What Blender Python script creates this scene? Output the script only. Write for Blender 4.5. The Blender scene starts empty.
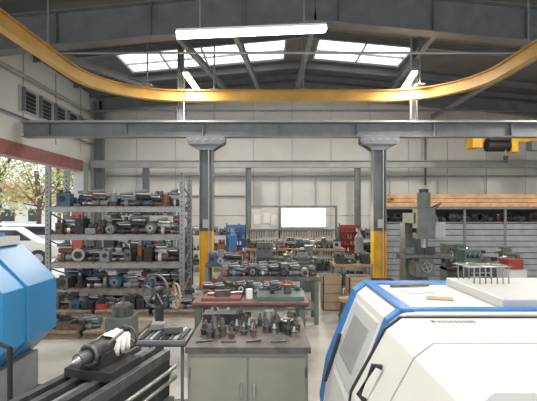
import bpy, bmesh, math, random
from mathutils import Vector, Matrix
random.seed(11)
S=bpy.context.scene
# ---------------- materials ----------------
def mat(name,col,rough=0.6,metal=0.0,var=0.15,scale=6.0,bump=0.0,emit=0.0,ecol=None):
    m=bpy.data.materials.new(name); m.use_nodes=True
    nt=m.node_tree; b=nt.nodes['Principled BSDF']
    b.inputs['Roughness'].default_value=rough; b.inputs['Metallic'].default_value=metal
    tc=nt.nodes.new('ShaderNodeTexCoord'); n=nt.nodes.new('ShaderNodeTexNoise')
    n.inputs['Scale'].default_value=scale; n.inputs['Detail'].default_value=6
    nt.links.new(tc.outputs['Object'],n.inputs['Vector'])
    r=nt.nodes.new('ShaderNodeValToRGB')
    r.color_ramp.elements[0].position=0.3; r.color_ramp.elements[1].position=0.7
    d=[max(0,c*(1-var)) for c in col]; l=[min(1,c*(1+var*0.5)) for c in col]
    r.color_ramp.elements[0].color=(*d,1); r.color_ramp.elements[1].color=(*l,1)
    nt.links.new(n.outputs['Fac'],r.inputs['Fac']); nt.links.new(r.outputs['Color'],b.inputs['Base Color'])
    if bump>0:
        bp=nt.nodes.new('ShaderNodeBump'); bp.inputs['Strength'].default_value=bump
        nt.links.new(n.outputs['Fac'],bp.inputs['Height']); nt.links.new(bp.outputs['Normal'],b.inputs['Normal'])
    if emit>0:
        b.inputs['Emission Color'].default_value=(*(ecol or col),1); b.inputs['Emission Strength'].default_value=emit
    return m
M={}
M['conc']=mat('concrete_floor',(0.44,0.43,0.40),0.4,0,0.35,1.3,0.05)
M['wall']=mat('wall_panel_white',(0.79,0.785,0.74),0.6,0,0.10,0.8)
M['pboard']=mat('tool_board_cream',(0.62,0.61,0.55),0.6,0,0.10,2)
M['wallgap']=mat('wall_seam_grey',(0.42,0.43,0.42),0.7)
M['roof']=mat('roof_sheet',(0.15,0.15,0.15),0.7,0,0.2,2)
M['steel']=mat('painted_steel_grey',(0.16,0.17,0.18),0.5,0.1,0.2,3)
M['steelm']=mat('steel_midgrey',(0.21,0.225,0.24),0.5,0.1,0.2,3)
M['steell']=mat('steel_lightgrey',(0.42,0.43,0.43),0.5,0.1,0.15,3)
M['yel']=mat('crane_yellow',(0.58,0.34,0.08),0.5,0,0.15,2)
M['yelb']=mat('safety_yellow',(0.85,0.50,0.04),0.5,0,0.2,3)
M['blue']=mat('machine_blue',(0.03,0.20,0.42),0.35,0,0.12,2)
M['cblue']=mat('cnc_blue',(0.03,0.17,0.46),0.3,0,0.08,2)
M['white']=mat('machine_white',(0.66,0.66,0.63),0.35,0,0.05,2)
M['lgrey']=mat('light_grey_paint',(0.50,0.51,0.51),0.4,0,0.1,2)
M['black']=mat('black_rubber',(0.02,0.02,0.022),0.5)
M['dark']=mat('dark_cast_iron',(0.05,0.05,0.052),0.45,0.4,0.4,12,0.1)
M['iron']=mat('oily_iron',(0.13,0.13,0.13),0.4,0.5,0.4,14,0.1)
M['metal']=mat('bright_steel',(0.42,0.42,0.41),0.3,0.8,0.2,12)
M['green']=mat('machine_green',(0.11,0.16,0.14),0.5,0,0.25,6)
M['gg']=mat('mill_greygreen',(0.13,0.15,0.14),0.5,0.1,0.3,6)
M['cab']=mat('cabinet_greige',(0.27,0.27,0.225),0.5,0,0.18,2.5)
M['top']=mat('worn_worktop',(0.12,0.11,0.10),0.5,0.2,0.5,8,0.1)
M['rack']=mat('galvanised_rack',(0.29,0.305,0.31),0.4,0.4,0.25,6)
M['red']=mat('red_paint',(0.33,0.05,0.04),0.5,0,0.25,5)
M['dred']=mat('door_red',(0.33,0.14,0.13),0.6,0,0.2,5)
M['mar']=mat('maroon_sheet',(0.22,0.07,0.07),0.6,0,0.3,5)
M['orange']=mat('orange_primer',(0.27,0.10,0.06),0.6,0,0.3,8)
M['wood']=mat('raw_wood',(0.38,0.24,0.13),0.7,0,0.3,8)
M['owood']=mat('plank_orange_wood',(0.72,0.42,0.22),0.6,0,0.3,5)
M['pal']=mat('pallet_wood',(0.26,0.20,0.15),0.8,0,0.3,10)
M['brown']=mat('rusty_brown',(0.15,0.105,0.085),0.7,0.3,0.4,12,0.1)
M['pblue']=mat('part_blue',(0.05,0.11,0.19),0.5,0.1,0.3,8)
M['tan']=mat('cardboard',(0.36,0.27,0.18),0.8,0,0.15,6)
M['cloth']=mat('rag_cloth',(0.66,0.65,0.61),0.9,0,0.15,12,0.3)
M['leaf']=mat('foliage',(0.42,0.50,0.22),0.8,0,0.5,1)
M['leafy']=mat('foliage_autumn',(0.60,0.50,0.25),0.8,0,0.4,1)
M['grass']=mat('outside_ground',(0.42,0.42,0.40),0.9,0,0.3,1)
M['carp']=mat('car_silver',(0.6,0.62,0.65),0.3,0.3,0.05,1)
M['roofred']=mat('roof_tiles_red',(0.45,0.18,0.12),0.8,0,0.2,4)
M['glass']=mat('dark_glass',(0.03,0.04,0.05),0.08,0,0.1,1)
M['pane']=mat('polycarbonate_window',(0.34,0.35,0.35),0.2,0,0.15,2)
M['slat']=mat('slat_grey',(0.35,0.38,0.40),0.5,0.2,0.2,4)
M['tube']=mat('tube_light',(1,1,0.97),0.5,0,0,1,0,14,(1,0.98,0.9))
M['emitter']=mat('bright_patch_glow',(1,0.9,0.6),0.5,0,0,1,0,5,(1,0.9,0.62))  # warm emission standing in for a bright patch on the wall
M['paper']=mat('paper_white',(0.8,0.78,0.72),0.8,0,0.05,4)
M['pbl']=mat('tool_rack_blue',(0.05,0.18,0.42),0.5,0,0.1,3)
m=bpy.data.materials.new('skylight_polycarbonate'); m.use_nodes=True; nt=m.node_tree; nt.nodes.clear()
o=nt.nodes.new('ShaderNodeOutputMaterial'); a=nt.nodes.new('ShaderNodeBsdfTranslucent'); t=nt.nodes.new('ShaderNodeBsdfTransparent'); x=nt.nodes.new('ShaderNodeMixShader')
a.inputs[0].default_value=(0.95,0.97,1,1); x.inputs[0].default_value=0.5
nt.links.new(a.outputs[0],x.inputs[1]); nt.links.new(t.outputs[0],x.inputs[2]); nt.links.new(x.outputs[0],o.inputs[0]); M['sky']=m

# ---------------- mesh builder ----------------
class B:
    def __init__(s,name): s.name=name; s.bm=bmesh.new(); s.mats=[]
    def mi(s,k):
        if k not in s.mats: s.mats.append(k)
        return s.mats.index(k)
    def add(s,vs,fs,k,smooth=False):
        i=s.mi(k); bv=[s.bm.verts.new(v) for v in vs]
        for f in fs:
            try:
                fc=s.bm.faces.new([bv[j] for j in f]); fc.material_index=i; fc.smooth=smooth
            except ValueError: pass
        return s
    def box(s,c,d,k,rz=0,rx=0,ry=0):
        R=Matrix.Rotation(rz,3,'Z')@Matrix.Rotation(ry,3,'Y')@Matrix.Rotation(rx,3,'X'); c=Vector(c)
        vs=[c+R@Vector((sx*d[0]/2,sy*d[1]/2,sz*d[2]/2)) for sz in(-1,1) for sy in(-1,1) for sx in(-1,1)]
        return s.add(vs,[(0,2,3,1),(4,5,7,6),(0,1,5,4),(2,6,7,3),(0,4,6,2),(1,3,7,5)],k)
    def bb(s,x0,x1,y0,y1,z0,z1,k): return s.box(((x0+x1)/2,(y0+y1)/2,(z0+z1)/2),(abs(x1-x0),abs(y1-y0),abs(z1-z0)),k)
    def obox(s,a,b,w,h,k,up=(0,0,1),ou=0,ov=0):
        a=Vector(a);b=Vector(b);t=(b-a).normalized();n=t.cross(Vector(up)).normalized();v=n.cross(t).normalized()
        vs=[p+n*(ou+sx*w/2)+v*(ov+sy*h/2) for p in(a,b) for sy in(-1,1) for sx in(-1,1)]
        return s.add(vs,[(0,2,3,1),(4,5,7,6),(0,1,5,4),(2,6,7,3),(0,4,6,2),(1,3,7,5)],k)
    def ibeam(s,a,b,h,w,t,k,up=(0,0,1)):
        s.obox(a,b,w,t,k,up,0,h/2-t/2); s.obox(a,b,w,t,k,up,0,-h/2+t/2); s.obox(a,b,t,h-2*t,k,up); return s
    def cyl(s,a,b,r,k,r2=None,n=16):
        a=Vector(a);b=Vector(b);r2=r if r2 is None else r2;t=(b-a).normalized()
        u=t.orthogonal().normalized();v=t.cross(u)
        vs=[p+(u*math.cos(2*math.pi*i/n)+v*math.sin(2*math.pi*i/n))*rr for p,rr in((a,r),(b,r2)) for i in range(n)]
        s.add(vs,[(i,(i+1)%n,n+(i+1)%n,n+i) for i in range(n)],k,True)
        s.add(vs[:n],[tuple(reversed(range(n)))],k); s.add(vs[n:],[tuple(range(n))],k); return s
    def tube(s,pts,r,k,n=8,closed=False):
        pts=[Vector(p) for p in pts];N=len(pts);vs=[]
        for i,p in enumerate(pts):
            if closed: t=(pts[(i+1)%N]-pts[i-1]).normalized()
            else: t=(pts[min(i+1,N-1)]-pts[max(i-1,0)]).normalized()
            ref=Vector((0,0,1)) if abs(t.z)<0.9 else Vector((1,0,0))
            u=t.cross(ref).normalized();v=t.cross(u)
            vs+=[p+(u*math.cos(2*math.pi*j/n)+v*math.sin(2*math.pi*j/n))*r for j in range(n)]
        fs=[]
        for i in range(N if closed else N-1):
            for j in range(n):
                a=i*n+j;b=i*n+(j+1)%n;c=((i+1)%N)*n+(j+1)%n;d=((i+1)%N)*n+j; fs.append((a,b,c,d))
        if not closed: fs+= [tuple(range(n)),tuple(reversed(range((N-1)*n,N*n)))]
        return s.add(vs,fs,k,True)
    def ring(s,c,axis,R,r,k,n=28):
        ax=Vector(axis).normalized();u=ax.orthogonal().normalized();v=ax.cross(u);c=Vector(c)
        return s.tube([c+(u*math.cos(2*math.pi*i/n)+v*math.sin(2*math.pi*i/n))*R for i in range(n)],r,k,8,True)
    def wheel(s,c,axis,R,k,sp=4,r=None,kh=None):
        r=r or R*0.09; s.ring(c,axis,R,r,k); ax=Vector(axis).normalized();u=ax.orthogonal().normalized();v=ax.cross(u);c=Vector(c)
        for i in range(sp):
            a=2*math.pi*i/sp+0.4; s.cyl(c,c+(u*math.cos(a)+v*math.sin(a))*R,r*0.8,k,n=8)
        s.cyl(c-ax*r*2,c+ax*r*2,R*0.2,k); return s
    def prism(s,pts,ax,a0,a1,k):
        n=len(pts)
        def P(p,a):
            return {'x':(a,p[0],p[1]),'y':(p[0],a,p[1]),'z':(p[0],p[1],a)}[ax]
        vs=[P(p,a0) for p in pts]+[P(p,a1) for p in pts]
        return s.add(vs,[(i,(i+1)%n,n+(i+1)%n,n+i) for i in range(n)]+[tuple(range(n)),tuple(range(n,2*n))],k)
    def sphere(s,c,r,k,sc=(1,1,1),jit=0,sub=2):
        t=bmesh.new(); bmesh.ops.create_icosphere(t,subdivisions=sub,radius=r); t.verts.index_update()
        vs=[Vector(c)+Vector((v.co.x*sc[0],v.co.y*sc[1],v.co.z*sc[2]))*(1+random.uniform(-jit,jit)) for v in t.verts]
        s.add(vs,[tuple(v.index for v in f.verts) for f in t.faces],k,True); t.free(); return s
    def done(s,bevel=0,seg=2):
        bmesh.ops.recalc_face_normals(s.bm,faces=s.bm.faces)
        me=bpy.data.meshes.new(s.name); s.bm.to_mesh(me); s.bm.free()
        for k in s.mats: me.materials.append(M[k])
        ob=bpy.data.objects.new(s.name,me); S.collection.objects.link(ob)
        if bevel>0:
            md=ob.modifiers.new('bevel','BEVEL'); md.width=bevel; md.segments=seg; md.limit_method='ANGLE'; md.angle_limit=math.radians(35)
        return ob

XL,XR,YB,YF=-6.5,11.0,16.0,-3.0
RX=1.0
def zr(x): return 7.0-0.09*abs(x-RX)
# ---------------- shell ----------------
B('floor').bb(XL,XR,YF,YB+0.3,-0.2,0,'conc').done()
b=B('ground_outside'); b.bb(-70,XL,-10,80,-0.3,-0.02,'grass'); b.bb(XL,XR,YB+0.3,80,-0.3,-0.02,'grass').done()
b=B('wall_back')
b.prism([(XL,0),(XR,0),(XR,zr(XR)),(RX,zr(RX)),(XL,zr(XL))],'y',YB+0.06,YB+0.3,'wallgap')
x=XL; 
while x<XR-0.01:
    x1=min(x+1.48,XR); 
    for z0,z1 in((0.02,1.85),(1.87,3.9),(3.92,None)):
        if z1 is None: b.prism([(x+.01,z0),(x1-.01,z0),(x1-.01,zr(x1)-.02),(x+.01,zr(x)-.02)],'y',YB,YB+0.06,'wall')
        else: b.bb(x+.01,x1-.01,YB,YB+0.06,z0,z1,'wall')
    x=x1
b.done()
b=B('wall_left')
D0,D1,DH=6.0,14.6,3.75
b.bb(XL-0.25,XL,D1,YB+0.3,0,zr(XL)-.03,'wall'); b.bb(XL-0.25,XL,YF,D0,0,zr(XL)-.03,'wall'); b.bb(XL-0.25,XL,D0,D1,DH,zr(XL)-.03,'wall')
for i in range(6): b.bb(XL,XL+0.02,D0+i*1.7,D0+i*1.7+0.03,DH+.3,zr(XL)-.1,'wallgap')
b.done()
B('wall_right').bb(XR,XR+0.25,YF,YB+0.3,0,zr(XR)-.03,'wall').done()
SK0,SK1=12.1,13.7
b=B('ceiling')
def rs(x0,x1,y0,y1,k,th=0.12,dz=0):
    b.add([(x0,y0,zr(x0)+dz),(x1,y0,zr(x1)+dz),(x1,y1,zr(x1)+dz),(x0,y1,zr(x0)+dz),(x0,y0,zr(x0)+th+dz),(x1,y0,zr(x1)+th+dz),(x1,y1,zr(x1)+th+dz),(x0,y1,zr(x0)+th+dz)],
      [(0,1,2,3),(4,7,6,5),(0,4,5,1),(1,5,6,2),(2,6,7,3),(3,7,4,0)],k)
for x0,x1 in((XL-.3,RX),(RX,XR+.3)):
    rs(x0,x1,YF,SK0,'roof'); rs(x0,x1,SK1,YB+.4,'roof')
for x0,x1 in((XL-.3,-4.4),(0.5,RX),(RX,1.45),(4.2,XR+.3)): rs(x0,x1,SK0,SK1,'roof')
b.done()
b=B('skylight')
for x0,x1 in((-4.4,0.5),(1.45,4.2)):
    rs(x0,x1,SK0,SK1,'sky',0.02,0.05)
    n=int((x1-x0)/1.2)
    for i in range(n+1):
        xx=x0+(x1-x0)*i/n; b.obox((xx,SK0,zr(xx)+.02),(xx,SK1,zr(xx)+.02),0.05,0.06,'steell')
    b.obox((x0,12.9,zr(x0)+.01),(x1,12.9,zr(x1)+.01),0.05,0.05,'steell')
b.done()
b=B('roof_purlins')
for y in(2,3.6,5.2,6.8,8.3,10,11.6,14.0,15.2):
    for x0,x1 in((XL,RX),(RX,XR)): b.ibeam((x0,y,zr(x0)-.1),(x1,y,zr(x1)-.1),0.18,0.1,0.012,'steelm')
b.done()
b=B('portal_frame')
for y in(9.0,):
    for xe in(XL+.3,XR-.3):
        b.ibeam((xe,y,zr(xe)-.62),(RX,y,zr(RX)-.58),0.75,0.3,0.03,'steel')
        b.ibeam((xe,y,0),(xe,y,zr(xe)-.3),0.4,0.3,0.03,'steel',(1,0,0))
    for i in range(1,9):
        xx=XL+i*2; b.box((xx,y,zr(xx)-.6),(0.02,0.28,0.7),'steel')
b.done()
b=B('portal_frame')
for xe in(XL+.3,XR-.3):
    b.ibeam((xe,15.4,zr(xe)-.45),(RX,15.4,zr(RX)-.45),0.45,0.25,0.02,'steelm')
    b.ibeam((xe,15.4,0),(xe,15.4,zr(xe)-.3),0.3,0.25,0.02,'steelm',(1,0,0))
b.done()
b=B('roof_brace')
for p,q in(((-2.2,9.3,6.1),(-1.4,14.8,6.2)),((-0.8,9.3,6.1),(-0.3,15,6.3)),((3.7,9.3,6.0),(4.3,15,6.3)),((1.0,9.2,6.15),(1.0,15.2,6.35)),((-5.5,9.3,5.8),(-3,15,6.0))):
    b.ibeam(p,q,0.16,0.12,0.012,'steelm')
b.done()
# roof conduits and duct
b=B('roof_conduit')
b.cyl((XL+.1,9.9,5.75),(XR-.1,9.9,5.75),.03,'steell',n=8)
b.cyl((XL+.12,7,5.55),(XL+.12,15.9,5.55),.05,'steell',n=10)
b.cyl((XL+.12,9.6,4.45),(XL+.12,15.9,4.45),.03,'steelm',n=8)
b.cyl((6.2,9.3,5.6),(6.2,15.8,5.6),.09,'steelm',n=14); b.cyl((XL+.2,14.5,5.5),(XR-.2,14.5,5.5),.035,'steelm',n=8)
b.tube([(-2.15,10.0,5.75),(-2.15,10.6,5.3),(-2.13,10.9,4.5)],.015,'black'); b.tube([(5.9,15.8,5.0),(5.9,15.8,3.0)],.04,'steelm')
b.done()
b=B('crane_runway')
b.ibeam((XL+.1,11,4.14),(XR-.1,11,4.14),0.38,0.28,0.025,'steelm')
b.obox((XL+.1,10.84,4.34),(XR-.1,10.84,4.34),0.05,0.04,'steell')
for x in range(-6,11,2): b.box((x+.3,11,4.14),(0.015,0.26,0.33),'steelm')
for cx in(-1.62,2.88):
    b.ibeam((cx,11,1.5),(cx,11,3.75),0.34,0.30,0.025,'steelm',(1,0,0))
    b.ibeam((cx,11,0),(cx,11,1.5),0.34,0.30,0.025,'yelb',(1,0,0))
    b.box((cx,11,0.02),(0.5,0.5,0.04),'steelm')
    b.box((cx,11,3.77),(0.9,0.4,0.04),'steelm')
    for sgn in(-1,1):
        b.prism([(cx-.5,3.94),(cx+.5,3.94),(cx+.5,3.8),(cx+.18,3.6),(cx-.18,3.6),(cx-.5,3.8)],'y',11+sgn*.15,11+sgn*.17,'steelm')
        for i in range(5):
            b.cyl((cx-.4+i*.2,11+sgn*.17,3.87),(cx-.4+i*.2,11+sgn*.19,3.87),0.02,'steell',n=8)
    b.cyl((cx+.08,10.82,.3),(cx+.08,10.82,3.6),0.015,'lgrey',n=8); b.box((cx,10.8,1.7),(.14,.06,.22),'lgrey')
b.done()
for hx in(-2.3,3.82):
    b=B('hanger_post'); b.ibeam((hx,11.04,4.36),(hx,11.04,zr(hx)-.2),0.16,0.14,0.02,'steelm',(1,0,0))
    b.box((hx,11.04,4.35),(0.3,0.25,0.03),'steelm'); b.done()
b=B('rear_crane_beam'); b.ibeam((XL+.1,15.1,3.72),(XR-.1,15.1,3.72),0.26,0.2,0.02,'steell')
for cx in(-0.72,3.2,-4.4): b.ibeam((cx,15.1,0),(cx,15.1,3.59),0.2,0.2,0.015,'steelm',(1,0,0))
for cx in(-0.72,3.2): b.ibeam((cx,15.1-.02,0),(cx,15.1-.02,1.2),0.22,0.22,0.02,'yelb',(1,0,0))
b.done()
b=B('wall_pipe')
b.cyl((XL+.2,15.9,3.35),(XR-.2,15.9,3.35),.04,'steell',n=10); b.cyl((XL+.2,15.9,2.6),(-.9,15.9,2.6),.025,'steelm',n=8)
for x in(-3.0,.4,1.8,4.6,6.4,8.2): b.cyl((x,15.9,1.0),(x,15.9,3.35),.025,'lgrey',n=8); b.box((x,15.92,1.3),(.25,.12,.35),'lgrey')
b.done()
def sweep(b,path,sec,k):
    N=len(path);n=len(sec);vs=[]
    for i,p in enumerate(path):
        p=Vector(p); t=(Vector(path[min(i+1,N-1)])-Vector(path[max(i-1,0)])).normalized(); nn=Vector((t.y,-t.x,0))
        vs+=[p+nn*u+Vector((0,0,v)) for u,v in sec]
    fs=[(i*n+j,i*n+(j+1)%n,(i+1)*n+(j+1)%n,(i+1)*n+j) for i in range(N-1) for j in range(n)]
    fs+=[tuple(range(n)),tuple(range((N-1)*n,N*n))]; b.add(vs,fs,k)
xl,xr,yb,R=-4.2,4.95,10.85,2.0
path=[(xl,y,5.0) for y in(1,4,6,7.5)]
path+=[(xl,yb-R-.2,5.0)]
for i in range(0,15):
    a=math.pi-math.pi/2*i/14; path.append((xl+R+R*math.cos(a),yb-R+R*math.sin(a),5.0))
for i in range(0,15):
    a=math.pi/2-math.pi/2*i/14; path.append((xr-R+R*math.cos(a),yb-R+R*math.sin(a),5.0))
path+=[(xr,7,5.0),(xr,4,5.0),(xr,1,5.0)]
h,w,t=0.14,0.08,0.02
sec=[(-w,-h),(w,-h),(w,-h+t),(t/2,-h+t),(t/2,h-t),(w,h-t),(w,h),(-w,h),(-w,h-t),(-t/2,h-t),(-t/2,-h+t),(-w,-h+t)]
b=B('curved_monorail'); sweep(b,path,sec,'yel')
for hx,hy in((xl,4),(xl,8),(xl+1.2,10.4),(0.9,yb),(-1.4,yb),(xr-1.2,10.4),(xr,8),(xr,4)):
    b.cyl((hx,hy,5.1),(hx,hy,zr(hx)-.1),0.02,'steelm',n=8); b.box((hx,hy,5.15),(0.2,0.2,0.03),'steelm')
b.done()
b=B('crane_hoist'); ox=.6; oz=.14
b.ibeam((5.9+ox,13.5,4.25+oz),(XR-.3,13.5,4.25+oz),0.3,0.2,0.02,'yelb'); b.box((6.0+ox,13.5,4.1+oz),(0.3,0.5,0.4),'yelb')
b.cyl((6.3+ox,13.3,3.95+oz),(7.0+ox,13.3,3.95+oz),0.18,'black'); b.box((7.1+ox,13.3,3.95+oz),(0.2,0.4,0.42),'yelb'); b.box((6.7+ox,13.3,4.15+oz),(0.7,0.3,0.1),'dark')
b.box((7.7+ox,13.3,4.5+oz),(0.7,0.35,0.16),'yelb'); b.cyl((6.8+ox,13.1,3.8+oz),(6.8+ox,13.1,3.6+oz),0.015,'metal',n=6); b.box((6.8+ox,13.1,3.55+oz),(0.1,0.1,0.12),'dark')
b.ring((6.8+ox,13.1,3.45+oz),(0,1,0),0.05,0.012,'dark',12)
b.box((7.9+ox,13.3,3.95+oz),(0.5,0.3,0.3),'steelm')
b.done(0.01)
def area(name,loc,sx,sy,p,parent=None,rz=0,col=(1,0.94,0.86)):
    L=bpy.data.lights.new(name,'AREA'); L.shape='RECTANGLE'; L.size=sx; L.size_y=sy; L.energy=p; L.color=col
    o=bpy.data.objects.new(name,L); S.collection.objects.link(o); o.location=loc; o.rotation_euler=(0,0,rz)
    if parent: o.parent=parent
def fixture(p,q,power,wires=True):
    p=Vector(p);q=Vector(q)
    b=B('tube_light_fixture'); b.obox(p,q,0.14,0.03,'lgrey',(0,0,1),0,0.04); 
    b.obox(p,q,0.12,0.05,'tube',(0,0,1),0,0)
    for f in(.15,.85):
        c=p.lerp(q,f); b.cyl(c+Vector((0,0,.05)),(c.x,c.y,zr(c.x)-.2),0.008,'steelm',n=6)
    o=b.done(); c=(p+q)/2
    area('emitter',(c.x,c.y,c.z-.04),(q-p).length,0.12,power,o,math.atan2((q-p).y,(q-p).x))
fixture((-1.17,5.35,4.25),(0.76,5.6,4.44),90)
fixture((-1.98,10.0,5.3),(-1.9,12.2,5.3),200)
fixture((3.45,9.9,5.3),(3.7,11.8,5.3),200)
fixture((-1.5,2.0,4.9),(0.5,2.0,4.9),140); fixture((2.5,3.0,4.9),(4.5,3.0,4.9),120); fixture((-5,5.0,5.6),(-5,3.0,5.6),90)
fixture((7.5,9.0,5.4),(7.5,11.0,5.4),160)
b=B('wall_louvre_vent')
b.bb(XL,XL+.03,10.9,15.2,4.62,5.32,'lgrey')
for i in range(5):
    y=11.05+i*.83
    b.bb(XL+.03,XL+.05,y,y+.6,4.7,5.24,'dark')
    for j in range(5): b.box((XL+.07,y+.3,4.76+j*.11),(.08,.58,.015),'steelm',0,0,.6)
    b.bb(XL+.03,XL+.12,y-.04,y,4.66,5.28,'steelm')
b.done()
b=B('door_frame'); b.bb(XL-.3,XL+.06,D0,D1,DH-.34,DH+.03,'dred'); b.bb(XL-.28,XL+.08,D1-.02,D1+.35,0,DH,'steell')
b.bb(XL-.28,XL+.1,D1-.15,D1-.02,0,2.4,'red'); b.bb(XL-.28,XL+.08,D0-.25,D0,0,DH,'steell'); b.done()
def tree(x,y,hh,r):
    b=B('tree'); b.tube([(x,y,-.05),(x+.1,y,hh*.4),(x-.1,y,hh*.75)],0.14,'brown')
    cl=[]
    for i in range(9):
        a=random.uniform(0,6.28);rr=random.uniform(.3,1)*r; z=hh*random.uniform(.4,.95); e=(x+rr*math.cos(a),y+rr*math.sin(a),z)
        b.cyl((x,y,hh*random.uniform(.3,.6)),e,.05,'brown',.015,6); cl.append(e)
    for i in range(1300):
        e=random.choice(cl); c=Vector(e)+Vector((random.gauss(0,.6),random.gauss(0,.6),random.gauss(0,.5)))
        if c.z<1.7: continue
        u=Vector((random.gauss(0,1),random.gauss(0,1),random.gauss(0,1))).normalized(); v=u.orthogonal().normalized(); q=random.uniform(.06,.15)
        b.add([c-u*q,c+v*q*.6,c+u*q,c-v*q*.6],[(0,1,2,3)],'leaf' if random.random()<.7 else 'leafy')
    b.done()
for x,y,hh,r in((-14,25.5,6,2),(-18,28,8,3),(-15.5,31,7,2.4),(-23,35,9,3),(-19,39,9,3),(-26,38,9,3.5),(-12.3,27,6.5,2)): tree(x,y,hh,r)
b=B('house_outside'); b.bb(-36,-24,46,54,-.05,3.2,'wall'); b.prism([(-36.5,3.2),(-23.5,3.2),(-30,5.6)],'y',45.5,54.5,'roofred')
for i in range(4): b.bb(-35+i*2.9,-33.6+i*2.9,45.95,46,1,2.3,'glass')
b.done()
def car(x,y,rz,k):
    b=B('car'); pr=[(-2.1,.35),(2.1,.35),(2.15,.75),(1.3,.95),(.7,1.42),(-1.0,1.45),(-1.8,.98),(-2.15,.85)]
    b.prism(pr,'y',-.85,.85,k); b.prism([(1.2,.97),(.66,1.38),(-.96,1.4),(-1.65,1.0)],'y',-.87,.87,'glass')
    for wx in(-1.35,1.35):
        for s in(-1,1): b.cyl((wx,s*.7,.32),(wx,s*.9,.32),.32,'black'); b.cyl((wx,s*.88,.32),(wx,s*.91,.32),.18,'metal')
    o=b.done(0.05); o.location=(x,y,-.02); o.rotation_euler=(0,0,rz)
car(-10.8,19.5,.3,'carp'); car(-14.5,22.3,.1,'white'); car(-10.0,15.6,.4,'white')
# ---------------- part piles ----------------
PAL=['iron','dark','brown','pblue','metal','steelm','steell','iron','dark','dark','green','iron','steelm','steelm','orange','iron','black','pblue','dark','red']
def pile(b,x0,x1,y0,y1,z,hmax,step=0.3,pal=PAL,rows=2):
    x=x0
    while x<x1-step*.6:
        w=random.uniform(.6,1.3)*step; w=min(w,x1-x)
        for yy in((y0*.75+y1*.25),(y0*.3+y1*.7)):
            k=random.choice(pal);k2=random.choice(pal);h=random.uniform(.45,1)*hmax;c=x+w/2;t=random.random();dy=(y1-y0)*.4
            if t<.18:
                b.box((c,yy,z+h*.4),(w*.9,dy,h*.8),k,random.uniform(-.15,.15)); b.cyl((c-w*.2,yy-dy*.2,z+h*.8),(c-w*.2,yy-dy*.2,z+h),w*.15,k2,n=10); b.cyl((c+w*.2,yy,z+h*.8),(c+w*.2,yy,z+h*.92),w*.2,k2,n=10)
                b.cyl((c,yy-dy*.5,z+h*.45),(c,yy-dy*.58,z+h*.45),w*.22,'black',n=12)
            elif t<.36:
                r=min(w,h)*.46; b.cyl((c,yy-dy*.45,z+r),(c,yy+dy*.3,z+r),r,k); b.cyl((c,yy-dy*.6,z+r),(c,yy-dy*.45,z+r),r*.55,k2); b.cyl((c,yy-dy*.65,z+r),(c,yy-dy*.6,z+r),r*.25,'black',n=10)
                if 2*r<h*.8: b.box((c,yy,z+2*r+(h-2*r)*.4),(w*.8,dy*.7,(h-2*r)*.8),k2,.2)
            elif t<.5:
                r=w*.42; b.cyl((c,yy,z),(c,yy,z+h*.3),r,k); b.cyl((c,yy,z+h*.3),(c,yy,z+h*.85),r*.55,k2); b.cyl((c,yy,z+h*.85),(c,yy,z+h),r*.3,'metal',n=10)
            elif t<.88:
                r=h*.18; b.cyl((x+.01,yy-.04,z+r),(x+w*1.1,yy+.04,z+r),r,k,n=12); b.cyl((x+w*.3,yy-.04,z+r),(x+w*.55,yy-.03,z+r),r*1.5,k2,n=12); b.cyl((x,yy+dy*.2,z+r*3),(x+w,yy,z+r*2.6),r*.8,k2,n=10); b.cyl((x+w*.1,yy-dy*.1,z+r*4),(x+w*.9,yy+dy*.1,z+r*3.9),r*.6,'metal',n=10); b.cyl((x+w*.0,yy-dy*.2,z+r*4.6),(x+w*.8,yy,z+r*5),r*.5,'steelm',n=10)
            else:
                b.box((c,yy,z+h*.3),(w*.95,dy,h*.6),k); b.box((c,yy,z+h*.62),(w*.8,dy*.9,.02),'black')
                for q in range(4): b.cyl((c-w*.3+q*w*.2,yy,z+h*.5),(c-w*.3+q*w*.22,yy-.03,z+h*1.0),.025,random.choice(['metal','brown','iron']),n=6)
        x+=w
RX0,RX1,RY0,RY1=-4.72,-1.85,9.0,9.85
b=B('pallet_rack')
for x in(RX0,RX1):
    for y in(RY0,RY1):
        b.bb(x-.05,x+.05,y-.04,y+.04,0,3.0 if x<-3 else 2.75,'rack'); b.bb(x-.08,x+.08,y-.07,y+.07,0,.02,'rack')
        for i in range(28): b.box((x,y-.042,.12+i*.1),(.025,.006,.03),'black')
    zz=.2
    while zz<2.5:
        b.cyl((x,RY0,zz),(x,RY1,zz+.35),.018,'rack',n=6); b.cyl((x,RY1,zz+.35),(x,RY0,zz+.6),.018,'rack',n=6); zz+=.6
LV=[.32,.9,1.5,2.1]
for z in LV:
    for y in(RY0,RY1): b.bb(RX0+.05,RX1-.05,y-.03,y+.03,z-.1,z,'rack')
    for i in range(9): b.bb(RX0+.06+i*.31,RX0+.34+i*.31,RY0-.02,RY1+.02,z,z+.025,'pal')
b.done()
for j,z in enumerate(LV+[-.02]):
    b=B('machine_parts_pile'); pile(b,RX0+.1,RX1-.1,RY0+.05,RY1-.05,z+.027,.44 if j not in(3,4) else (.42 if j==3 else .2),.26); b.done()
b=B('pallet_stack')
for i in range(3): b.bb(-4.4+i*1.1,-3.4+i*1.1,8.0,8.1,0,.1,'pal'); b.bb(-4.4+i*1.1,-3.4+i*1.1,8.6,8.7,0,.1,'pal'); b.bb(-4.4+i*1.1,-3.4+i*1.1,7.95,8.75,.1,.13,'pal')
pile(b,-4.4,-1.3,8,8.7,.13,.34,.26)
b.done()
b=B('pallet_stack')
for i in range(2): b.bb(-3.9+i*1.0,-3.0+i*1.0,6.6,6.7,0,.1,'pal'); b.bb(-3.9+i*1.0,-3.0+i*1.0,7.1,7.2,0,.1,'pal'); b.bb(-3.9+i*1.0,-3.0+i*1.0,6.55,7.25,.1,.13,'pal')
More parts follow.
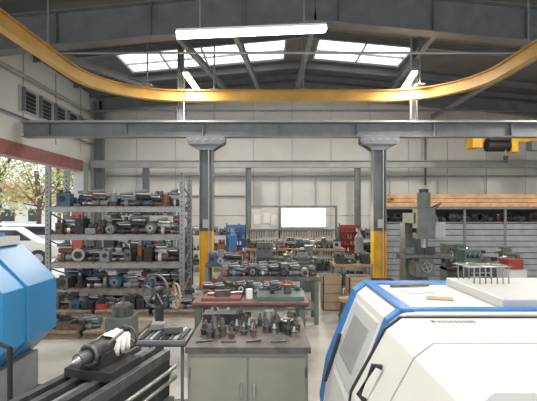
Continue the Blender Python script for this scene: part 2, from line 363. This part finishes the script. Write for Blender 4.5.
pile(b,-3.9,-2.6,6.6,7.2,.13,.24,.24)
b.done()
def shelf(x0,x1,y0,y1,H,lv,seed):
    b=B('storage_shelf')
    for x in(x0,x1):
        for y in(y0,y1): b.bb(x-.025,x+.025,y-.025,y+.025,0,H,'steelm')
    for z in lv: b.bb(x0,x1,y0,y1,z,z+.03,'steell'); pile(b,x0+.05,x1-.05,y0+.05,y1-.05,z+.03,.36,.24)
    b.done()
shelf(-5.6,-3.2,14.2,14.9,2.1,(.2,.75,1.3,1.85),1)
shelf(-3.0,-1.0,13.9,14.5,1.6,(.2,.7,1.2),1)
shelf(2.35,3.6,13.6,14.2,1.5,(.2,.65,1.1),1)
# ---------------- storage partition ----------------
b=B('slatted_partition'); px0,px1,py=3.25,9.0,11.9
z=0.03
while z<1.6:
    b.bb(px0,px1,py,py+.05,z,z+.145,'slat'); z+=.165
for i in range(6): xx=px0+i*(px1-px0)/5; b.bb(xx-.03,xx+.03,py-.03,py+.02,0,2.08,'steelm')
b.bb(px0,px1,py-.05,py+1,2.08,2.14,'steelm'); b.bb(px0,px1,py,py+.9,1.68,1.72,'steelm')
b.bb(px0,px1,py+.9,py+.95,0,2.08,'dark')
for i in range(7): b.ring((px0+.5+i*.8,py+.3,1.86),(0,1,0),.11,.015,'iron',18)
pile(b,px0+.1,px1-.1,py+.35,py+.85,1.72,.24,.3)
b.done()
b=B('timber_plank_stack')
for i in range(3):
    for j in range(4): b.bb(px0-.1+.13*((i*7+j*3)%4),px1-.1*((i+j)%3),py-.05+j*.24,py+.17+j*.24,2.15+i*.12,2.26+i*.12,'owood')
b.done()
# ---------------- tool panel ----------------
b=B('tool_panel'); b.bb(-.6,2.1,13,13.06,.3,1.5,'pboard')
for x in(-.6,.34,2.1): b.bb(x-.03,x+.03,13.0,13.1,0,2.2,'steelm')
b.bb(-.6,2.1,13.02,13.08,2.14,2.2,'steelm'); b.bb(-.6,2.1,12.9,13.0,1.44,1.48,'steelm')
for r in range(4):
    z=1.4-r*.29
    for i in range(34):
        x=-.52+i*.077; L=random.uniform(.12,.25); 
        if random.random()<.85:
            b.box((x,12.985,z-L/2),(.018,.012,L),random.choice(['black','iron','black','red','pbl','dark'])); b.cyl((x,12.975,z),(x,12.999,z),.023,'iron',n=8)
for x,z in((-.45,1.62),(-.15,1.66),(.08,1.6)): b.bb(x,x+.2,13.0,13.02,z,z+.3,'paper')
b.bb(-.5,.3,13.02,13.04,1.52,2.1,'pboard')
b.done()
b=B('bright_patch_panel'); b.bb(.38,1.78,12.9,12.99,1.52,2.14,'lgrey'); b.bb(.42,1.74,12.885,12.9,1.56,2.1,'emitter'); o=b.done()  # glowing panel added in place of a bright patch, not a real fitting
L=bpy.data.lights.new('emitter','AREA'); L.shape='RECTANGLE'; L.size=1.3; L.size_y=.5; L.energy=25; L.color=(1,.88,.65)  # added area light, throws the panel's glow forward into the room
lo=bpy.data.objects.new('emitter',L); S.collection.objects.link(lo); lo.location=(1.08,12.87,1.83); lo.rotation_euler=(math.radians(-90),0,0); lo.parent=o
for x0,kk in((-1.3,'pbl'),(2.2,'red')):
    b=B('wall_tool_rack'); b.bb(x0,x0+.6,13.0,13.04,.7,1.6,kk)
    for x in(x0,x0+.6): b.bb(x-.02,x+.02,13.0,13.06,0,1.65,'steelm')
    for r in range(4):
        b.bb(x0+.02,x0+.58,12.88,13.0,.78+r*.2,.8+r*.2,kk)
        for i in range(6): b.cyl((x0+.07+i*.09,12.93,.8+r*.2),(x0+.07+i*.09,12.93,.9+r*.2),.025,random.choice(['iron','tan','red','metal','paper']),n=8)
    b.done()
def bench(name,x0,x1,y0,y1,h,ktop,kleg,parts=.25,shelf=True):
    b=B(name); b.bb(x0,x1,y0,y1,h-.06,h,ktop)
    for x in(x0+.05,x1-.05):
        for y in(y0+.05,y1-.05): b.bb(x-.035,x+.035,y-.035,y+.035,0,h-.06,kleg)
    if shelf: b.bb(x0+.05,x1-.05,y0+.05,y1-.05,.25,.29,kleg); pile(b,x0+.1,x1-.1,y0+.1,y1-.1,.29,.35,.3)
    if parts: pile(b,x0+.05,x1-.05,y0+.05,y1-.05,h,parts,.2)
    return b.done()
bench('workbench',-.7,2.2,12.0,12.7,.95,'wood','steelm',.34)
bench('workbench',-.9,.9,7.4,8.1,.85,'top','gg',.3)
bench('workbench',1.5,2.4,9.6,10.3,.8,'wood','steelm',.3)
bench('workbench',-1.4,-.4,9.2,9.8,.85,'top','steelm',.35)
def lathe(x0,x1,y,h,k,name='engine_lathe',kb=None):
    kb=kb or k; L=x1-x0; b=B(name)
    b.bb(x0,x0+L*.25,y-.22,y+.22,0,h-.2,kb); b.bb(x1-L*.2,x1,y-.2,y+.2,0,h-.2,kb); b.bb(x0,x1,y-.3,y+.25,h-.28,h-.22,'dark')
    b.bb(x0,x1,y-.16,y-.08,h-.22,h,'iron'); b.bb(x0,x1,y+.08,y+.16,h-.22,h,'iron'); b.bb(x0,x1,y-.1,y+.1,h-.22,h-.1,k)
    b.bb(x0,x0+L*.27,y-.22,y+.22,h,h+.38,k); b.cyl((x0+L*.27,y,h+.2),(x0+L*.32,y,h+.2),.13,'metal',n=20); 
    for a in range(3): b.box((x0+L*.335,y+.07*math.cos(a*2.09),h+.2+.07*math.sin(a*2.09)),(.05,.04,.04),'iron')
    for i in range(3): b.cyl((x0+L*(.05+.08*i),y-.22,h+.25),(x0+L*(.05+.08*i),y-.27,h+.25),.035,'black',n=12); b.cyl((x0+L*(.05+.08*i),y-.27,h+.25),(x0+L*(.05+.08*i)+.03,y-.29,h+.35),.008,'metal',n=6)
    c=x0+L*.55; b.bb(c-.14,c+.14,y-.24,y+.2,h,h+.07,'iron'); b.bb(c-.13,c+.13,y-.28,y-.18,h-.2,h+.03,k); b.bb(c-.07,c+.07,y-.12,y+.05,h+.07,h+.14,'metal'); b.box((c,y-.05,h+.18),(.09,.09,.08),'dark')
    b.wheel((c,y-.33,h-.08),(0,1,0),.08,'metal'); b.cyl((c,y-.28,h-.08),(c,y-.34,h-.08),.015,'metal')
    c=x1-L*.12; b.prism([(c-.12,h),(c+.12,h),(c+.1,h+.3),(c-.1,h+.3)],'y',y-.1,y+.1,k); b.cyl((c-.22,y,h+.2),(c+.14,y,h+.2),.04,'metal'); b.cyl((c-.3,y,h+.2),(c-.22,y,h+.2),.005,'metal',.03); b.wheel((c+.17,y,h+.2),(1,0,0),.09,'metal')
    b.cyl((x0+.1,y-.27,h-.1),(x1-.1,y-.27,h-.1),.012,'metal'); b.cyl((x0+.1,y-.27,h-.17),(x1-.1,y-.27,h-.17),.012,'metal')
    return b.done(.008)
lathe(-.3,1.2,10.7,.85,'gg')
lathe(4.2,5.5,9.2,.8,'green')
lathe(4.5,6.3,10.8,.8,'gg')
b=B('red_tool_chest'); b.bb(4.75,5.15,8.35,8.75,0,.85,'lgrey'); b.bb(4.8,5.1,8.4,8.7,.85,1.05,'red'); 
for i in range(4): b.bb(4.78,5.12,8.33,8.35,.1+i*.19,.26+i*.19,'white')
b.tube([(4.85,8.55,1.05),(4.88,8.55,1.12),(5.02,8.55,1.12),(5.05,8.55,1.05)],.01,'black'); b.done(.006)
b=B('milling_machine'); mx,my=3.38,9.6
b.bb(mx-.35,mx+.35,my-.45,my+.45,0,.12,'gg'); b.prism([(my-.05,.12),(my+.42,.12),(my+.36,1.75),(my+.02,1.75)],'x',mx-.26,mx+.26,'gg')
b.bb(mx-.22,mx+.22,my-.45,my+.3,1.75,1.98,'gg'); b.bb(mx-.19,mx+.19,my-.62,my-.3,1.42,2.08,'gg'); b.cyl((mx,my-.45,2.08),(mx,my-.45,2.42),.14,'gg'); b.cyl((mx,my-.45,2.42),(mx,my-.45,2.5),.1,'dark')
b.cyl((mx,my-.45,1.45),(mx,my-.45,1.22),.06,'metal'); b.cyl((mx,my-.45,1.22),(mx,my-.45,1.12),.035,'iron')
b.bb(mx-.2,mx+.2,my-.55,my,.6,.92,'gg'); b.bb(mx-.16,mx+.16,my-.6,my-.15,.92,1.0,'iron'); b.bb(mx-.55,mx+.55,my-.52,my-.26,1.0,1.08,'iron')
b.cyl((mx,my-.35,.12),(mx,my-.35,.7),.05,'iron'); b.wheel((mx-.62,my-.39,1.04),(1,0,0),.11,'metal'); b.wheel((mx+.62,my-.39,1.04),(1,0,0),.11,'metal'); b.wheel((mx,my-.65,.82),(0,1,0),.1,'metal')
b.box((mx+.48,my-.1,1.6),(.24,.12,.34),'lgrey'); b.tube([(mx+.2,my+.1,1.9),(mx+.45,my,1.9),(mx+.45,my-.1,1.7)],.02,'steelm'); b.box((mx+.1,my-.5,1.16),(.2,.16,.14),'dark'); b.box((mx-.3,my-.4,1.16),(.2,.14,.14),'iron')
b.cyl((mx-.2,my-.45,1.6),(mx-.3,my-.5,1.6),.05,'dark'); b.tube([(mx+.15,my-.5,2.0),(mx+.4,my-.4,2.2),(mx+.35,my,2.1)],.018,'black')
for a in range(3): b.cyl((mx+.14,my-.45,1.6),(mx+.24,my-.45+.15*math.cos(a*2.09),1.6+.15*math.sin(a*2.09)),.012,'metal',n=6)
b.done(.01)
for cx,cy,cz,w,h,k in((1.8,8.2,0,.55,.45,'wood'),(1.75,8.2,.46,.42,.3,'tan'),(2.35,8.7,0,.5,.6,'brown'),(1.3,8.7,0,.4,.7,'tan')):
    b=B('wooden_crate')
    for i in range(4):
        z0=cz+i*h/4
        b.bb(cx-w/2,cx+w/2,cy-w/2,cy-w/2+.02,z0+.005,z0+h/4-.005,k); b.bb(cx-w/2,cx+w/2,cy+w/2-.02,cy+w/2,z0+.005,z0+h/4-.005,k)
        b.bb(cx-w/2,cx-w/2+.02,cy-w/2,cy+w/2,z0+.005,z0+h/4-.005,k); b.bb(cx+w/2-.02,cx+w/2,cy-w/2,cy+w/2,z0+.005,z0+h/4-.005,k)
    b.bb(cx-w/2,cx+w/2,cy-w/2,cy+w/2,cz,cz+.02,k); b.bb(cx-w/2+.01,cx+w/2-.01,cy-w/2+.01,cy+w/2-.01,cz+.02,cz+h*.85,'dark'); b.done()
b=B('workshop_stool'); sx,sy=1.35,7.1
for a in range(4):
    b.cyl((sx+.2*math.cos(a*1.57+.78),sy+.2*math.sin(a*1.57+.78),0),(sx+.13*math.cos(a*1.57+.78),sy+.13*math.sin(a*1.57+.78),.5),.015,'iron',n=8)
b.cyl((sx,sy,.5),(sx,sy,.55),.17,'wood',n=24); b.ring((sx,sy,.25),(0,0,1),.17,.01,'iron'); b.done()
for x,y,k in((-1.05,12.4,'pbl'),(2.5,11.6,'steelm'),(-2.2,11.6,'dark')):
    b=B('gas_cylinder'); b.cyl((x,y,0),(x,y,1.3),.12,k,n=20); b.cyl((x,y,1.3),(x,y,1.42),.12,k,.04,20); b.cyl((x,y,1.42),(x,y,1.5),.035,'metal'); b.ring((x,y,1.5),(0,0,1),.05,.01,'metal',12); b.done()
b=B('bench_grinder'); gx,gy=.75,9.3
b.cyl((gx,gy,0),(gx,gy,.04),.2,'gg'); b.cyl((gx,gy,.04),(gx,gy,.9),.06,'gg'); b.cyl((gx-.12,gy,1.0),(gx+.12,gy,1.0),.1,'gg'); b.bb(gx-.12,gx+.12,gy-.1,gy+.1,.88,.93,'gg')
for s in(-1,1): b.cyl((gx+s*.17,gy,1.0),(gx+s*.22,gy,1.0),.12,'iron',n=24); b.cyl((gx+s*.12,gy,1.0),(gx+s*.25,gy,1.0),.02,'metal'); b.box((gx+s*.2,gy-.12,.93),(.08,.08,.015),'metal')
b.done()
# ---------------- mid table ----------------
b=B('welding_table'); b.bb(-.95,.5,5.2,6.0,.82,.88,'top'); b.bb(-.95,.5,5.18,5.2,.85,.88,'mar')
for x in(-.88,.42):
    for y in(5.27,5.93): b.bb(x-.04,x+.04,y-.04,y+.04,0,.82,'gg')
b.bb(-.85,.4,5.25,5.95,.3,.34,'gg'); pile(b,-.8,.35,5.3,5.9,.34,.4,.25)
b.bb(-.85,-.35,5.3,5.65,.88,.91,'mar'); b.bb(-.15,.45,5.3,5.75,.88,.93,'green'); pile(b,-.9,.45,5.7,5.98,.88,.18,.14)
b.cyl((.25,5.5,.93),(.25,5.5,1.05),.05,'iron'); b.wheel((.05,5.5,1.0),(0,0,1),.1,'dark'); b.cyl((.05,5.5,.93),(.05,5.5,1.01),.03,'dark')
b.cyl((-.8,5.5,.93),(-.35,5.6,.93),.02,'metal'); b.box((-.6,5.45,.95),(.2,.1,.08),'iron',.3); b.cyl((-.25,5.45,.88),(-.25,5.45,1.0),.045,'paper'); b.done(.004)
# ---------------- steel cabinet foreground ----------------
cx0,cx1,cy0,cy1,ch=-.63,.31,3.28,4.2,.95
b=B('steel_tool_cabinet'); b.bb(cx0,cx1,cy0,cy1,.06,ch-.05,'cab'); b.bb(cx0-.02,cx1+.02,cy0-.02,cy1,ch-.05,ch,'top'); b.bb(cx0+.03,cx1-.03,cy0+.03,cy1-.03,0,.06,'black')
mid=(cx0+cx1)/2
b.bb(cx0+.02,mid-.008,cy0-.015,cy0,.1,ch-.09,'cab'); b.bb(mid+.008,cx1-.02,cy0-.015,cy0,.1,ch-.09,'cab')
b.box((mid+.05,cy0-.03,.62),(.02,.03,.1),'metal'); b.box((mid-.05,cy0-.03,.62),(.02,.03,.1),'metal')
for x in(cx0+.04,cx1-.04):
    for z in(.25,.75): b.cyl((x-(.02 if x<0 else -.02),cy0-.018,z-.04),(x-(.02 if x<0 else -.02),cy0-.018,z+.04),.008,'iron',n=8)
b.done(.006)
b=B('tool_holders')
for i in range(60):
    x=random.uniform(cx0+.05,cx1-.05);y=random.uniform(cy0+.22,cy1-.06);r=random.uniform(.015,.035);hh=random.uniform(.05,.15); k=random.choice(['metal','iron','dark','iron','iron','dark','brown'])
    b.cyl((x,y,ch),(x,y,ch+hh*.4),r,k,n=12); b.cyl((x,y,ch+hh*.4),(x,y,ch+hh*.55),r*1.2,'iron',n=12); b.cyl((x,y,ch+hh*.55),(x,y,ch+hh),r*.8,k,r*.4,n=12)
b.bb(cx0+.02,cx0+.35,cy1-.3,cy1-.1,ch,ch+.1,'dark')
for i in range(4): b.cyl((cx0+.05+i*.2,cy0+.1,ch+.008),(cx0+.17+i*.2,cy0+.14-.03*(i%2),ch+.008),.008,'iron',n=6)
b.cyl((-.0,3.75,ch),(-.0,3.75,ch+.17),.045,'metal'); b.cyl((.16,3.7,ch),(.16,3.7,ch+.1),.06,'dark'); b.ring((.16,3.7,ch+.1),(0,0,1),.05,.01,'metal'); b.done()
# ---------------- foreground lathe ----------------
b=B('foreground_lathe')
A=Vector((-.77,3.2,0));Z=Vector((-1.2,1.7,0)); t=(Z-A).normalized(); n=Vector((t.y,-t.x,0))
if n.x>0:n=-n
bh=.95
def L(s,u,z): return A+t*s+n*u+Vector((0,0,z))
Ln=(Z-A).length
for u in(.0,.12,.27,.38): b.obox(L(0,u,bh-.03),L(Ln,u,bh-.03),.05,.07,'iron')
b.obox(L(0,.195,bh-.04),L(Ln,.195,bh-.04),.03,.05,'steelm')
b.obox(L(0,0,bh-.2),L(Ln,0,bh-.2),.04,.28,'dark'); b.obox(L(0,.38,bh-.2),L(Ln,.38,bh-.2),.04,.28,'dark')
for i in range(5): b.obox(L(.1+i*.32,.19,bh-.2),L(.14+i*.32,.19,bh-.2),.36,.22,'dark')
b.obox(L(0,.19,.34),L(.4,.19,.34),.4,.68,'gg'); b.obox(L(Ln-.4,.19,.34),L(Ln,.19,.34),.4,.68,'gg')
b.obox(L(0,.19,bh-.36),L(Ln,.19,bh-.36),.5,.03,'gg')
for u,z in((-.07,bh-.12),(-.07,bh-.2)): b.cyl(L(0,u,z),L(Ln,u,z),.014,'metal')
s0=.32
b.obox(L(s0,.19,bh+.03),L(s0+.34,.19,bh+.03),.34,.06,'dark'); b.obox(L(s0+.06,.19,bh+.09),L(s0+.3,.19,bh+.09),.16,.12,'dark')
hz=bh+.15
b.cyl(L(s0-.02,.19,hz),L(s0+.32,.19,hz),.07,'dark',n=20); b.cyl(L(s0+.32,.19,hz),L(s0+.42,.19,hz),.04,'iron'); b.cyl(L(s0+.42,.19,hz),L(s0+.49,.19,hz),.03,'metal',.003)
b.ring(L(s0+.32,.19,hz),tuple(t),.06,.014,'iron')
b.wheel(L(s0-.08,.19,hz),tuple(t),.08,'iron',4,.01); b.cyl(L(s0-.1,.19,hz),L(s0,.19,hz),.025,'iron'); b.cyl(L(s0+.22,.12,bh+.2),L(s0+.2,.0,bh+.3),.01,'metal',n=8); b.sphere(L(s0+.2,.0,bh+.3),.02,'black')
b.done(.006)
bm=B('cleaning_rag'); g=14; vs=[];fs=[]
for i in range(g):
    for j in range(g):
        a=(i/(g-1)-.5)*2; u=(j/(g-1))*.16
        rr=.082+.012*math.sin(j*1.3+i*.9)*abs(a)
        p=L(s0+.0+u+.02*math.sin(i*1.3),.19+rr*math.sin(a*2.0),hz+rr*math.cos(a*2.0)-.05*max(0,abs(a)-.7)); vs.append(p)
for i in range(g-1):
    for j in range(g-1): fs.append((i*g+j,(i+1)*g+j,(i+1)*g+j+1,i*g+j+1))
bm.add(vs,fs,'cloth',True); o=bm.done(); sd=o.modifiers.new('s','SOLIDIFY'); sd.thickness=.005; sd.offset=1
b=B('tool_tray'); b.bb(-1.1,-.67,3.42,3.8,.9,.92,'iron')
for x0,x1,y0,y1 in((-1.1,-1.08,3.42,3.8),(-.69,-.67,3.42,3.8),(-1.1,-.67,3.42,3.44),(-1.1,-.67,3.78,3.8)): b.bb(x0,x1,y0,y1,.92,.95,'steelm')
for x in(-1.06,-.71):
    for y in(3.46,3.76): b.cyl((x,y,0),(x,y,.9),.014,'steelm',n=8)
b.bb(-1.08,-.69,3.44,3.78,.3,.32,'iron')
for i in range(9): b.cyl((-1.06+i*.04,3.47,.94),(-1.02+i*.04,3.75,.96),random.uniform(.008,.018),random.choice(['metal','iron','dark','steell']),n=8)
b.box((-.82,3.6,1.0),(.16,.12,.05),'iron',.3); b.box((-.97,3.7,1.0),(.12,.1,.05),'steelm',.1); b.done(.003)
b=B('handwheel_stand')
b.bb(-1.42,-1.2,4.9,5.2,0,.1,'dark'); b.bb(-1.35,-1.27,5.0,5.1,.1,1.1,'dark'); b.wheel((-1.32,4.9,1.08),(0.5,1,0),.19,'iron',5,.015); b.cyl((-1.32,4.88,1.08),(-1.32,5.08,1.08),.03,'iron')
b.wheel((-1.12,5.1,.98),(1,.6,0),.15,'tan',4,.013); b.cyl((-1.3,5.05,.98),(-1.1,5.11,.98),.02,'iron'); b.done()
b=B('chuck_stand'); b.bb(-2.3,-1.95,5.9,6.3,0,.5,'gg'); b.cyl((-2.12,6.1,.5),(-2.12,6.1,.65),.15,'iron',n=24)
for a in range(3): b.box((-2.12+.07*math.cos(a*2.09),6.1+.07*math.sin(a*2.09),.67),(.08,.03,.05),'metal',a*2.09)
b.done(.006)
# ---------------- blue machine left ----------------
b=B('blue_saw_housing'); cx,cz=-3.02,1.0; R1=.7
angs=[22.5+45*i for i in range(8)]
prof=[(cx+R1*math.cos(math.radians(a)),cz+R1*math.sin(math.radians(a))) for a in angs]
b.prism(prof,'y',3.75,4.7,'blue')
p2=[(cx+(R1+.02)*math.cos(math.radians(a)),cz+(R1+.02)*math.sin(math.radians(a))) for a in angs]
b.prism(p2,'y',4.1,4.14,'blue')
b.bb(cx-.5,cx+.5,3.9,4.6,0,.5,'steelm'); b.bb(cx-.6,cx+.3,3.9,4.6,1.65,1.74,'lgrey'); b.bb(cx-.3,cx+.2,4.0,4.5,1.74,1.78,'cblue')
b.bb(cx+.05,cx+.4,3.7,3.76,.9,1.25,'white'); b.box((cx+.24,3.695,1.07),(.14,.01,.2),'black'); b.bb(cx+.5,cx+.7,3.9,4.6,0,.12,'black')
b.done(.03)
b=B('control_lever_post'); b.bb(-2.2,-1.9,3.1,3.4,0,.03,'black'); b.cyl((-2.0,3.25,.03),(-2.0,3.25,.95),.02,'black'); b.cyl((-2.0,3.25,.95),(-2.14,3.25,1.0),.016,'black'); b.sphere((-2.15,3.25,1.0),.03,'black'); b.done()
# ---------------- CNC lathe right ----------------
b=B('cnc_lathe'); y0,y1=2.32,3.35
prof=[(.5,0),(.42,.55),(.47,.85),(.68,1.38),(.76,1.44),(1.85,1.44),(1.95,1.3),(1.95,0)]
b.prism(prof,'y',y0,y1,'white')
def off(o): return [(x-(o if x<1 else -o),z+(o if z>1 else 0)) for x,z in prof]
for ya,yb2 in((y0+.04,y0+.11),(y1-.12,y1+.01)): b.prism(off(.014),'y',ya,yb2,'cblue')
b.bb(.74,.82,y0+.02,y1,1.44,1.46,'cblue')
def sl(z): return .47+(z-.85)*(.21/.53)
def panel(za,zb,ya,yb_,o,k): b.add([(sl(za)-o,ya,za),(sl(za)-o,yb_,za),(sl(zb)-o,yb_,zb),(sl(zb)-o,ya,zb),(sl(za)+.01,ya,za),(sl(za)+.01,yb_,za),(sl(zb)+.01,yb_,zb),(sl(zb)+.01,ya,zb)],[(0,1,2,3),(4,5,6,7),(0,1,5,4),(1,2,6,5),(2,3,7,6),(3,0,4,7)],k)
panel(.9,1.34,y0+.2,y1-.2,.012,'lgrey'); panel(.98,1.27,y0+.28,y1-.3,.015,'pane')
b.cyl((.42,y1-.24,.75),(.53,y1-.24,1.1),.014,'black')
b.bb(1.35,2.2,y0+.1,y1-.15,1.44,1.5,'lgrey'); b.bb(1.9,2.6,y0+.1,y1+.3,0,1.42,'lgrey')
b.done(.02,3)
b=B('cnc_lathe'); y0,y1=1.3,2.25
prof=[(.42,0),(.4,.8),(.44,1.05),(.62,1.38),(.7,1.44),(1.8,1.44),(1.88,1.3),(1.88,0)]
b.prism(prof,'y',y0,y1,'white')
b.prism(off(.008),'y',y1-.04,y1-.02,'black')
b.prism(off(.004),'y',1.78,1.785,'wallgap')
b.tube([(.46,2.0,1.1),(.43,2.0,1.13),(.5,2.0,1.27),(.54,2.0,1.26)],.014,'black')
b.bb(.83,.85,y1-.12,y1-.09,1.44,1.443,'black')
for i in range(9): b.bb(.86+i*.022,.875+i*.022,y1-.13,y1-.09,1.44,1.443,'steelm')
b.done(.03,4)
b=B('wire_basket')
for i in range(7): b.tube([(1.4+i*.04,3.1,1.505),(1.4+i*.04,3.1,1.62),(1.42+i*.04,2.9,1.62),(1.42+i*.04,2.9,1.505)],.005,'metal',6)
b.tube([(1.38,3.1,1.62),(1.68,3.1,1.62),(1.68,2.9,1.62),(1.38,2.9,1.62)],.006,'metal',6,True); b.done()
b=B('paper_notes'); b.box((1.05,2.95,1.445),(.2,.14,.006),'cloth',.4); b.box((1.1,2.7,1.445),(.16,.1,.006),'tan',-.3); b.cyl((.9,3.1,1.455),(1.2,3.15,1.455),.012,'iron'); b.done()

# ---------------- world, sun, camera ----------------
w=bpy.data.worlds.new('World'); S.world=w; w.use_nodes=True
bg=w.node_tree.nodes['Background']; bg.inputs[0].default_value=(0.95,0.97,1,1); bg.inputs[1].default_value=1.5
L_=bpy.data.lights.new('sun','SUN'); L_.energy=4; L_.angle=.03; L_.color=(1,.95,.85); o=bpy.data.objects.new('sun',L_); S.collection.objects.link(o)
o.rotation_euler=Vector((0.55,-.5,-.8)).to_track_quat('-Z','Y').to_euler()
cam=bpy.data.cameras.new('camera'); co=bpy.data.objects.new('camera',cam); S.collection.objects.link(co)
co.location=(0,0,2.0); co.rotation_euler=(math.radians(90),0,0); cam.sensor_width=36; cam.lens=36*420/537; cam.shift_y=11.5/537; cam.clip_start=.05
S.camera=co
S.view_settings.view_transform='Standard'; S.view_settings.exposure=0.2
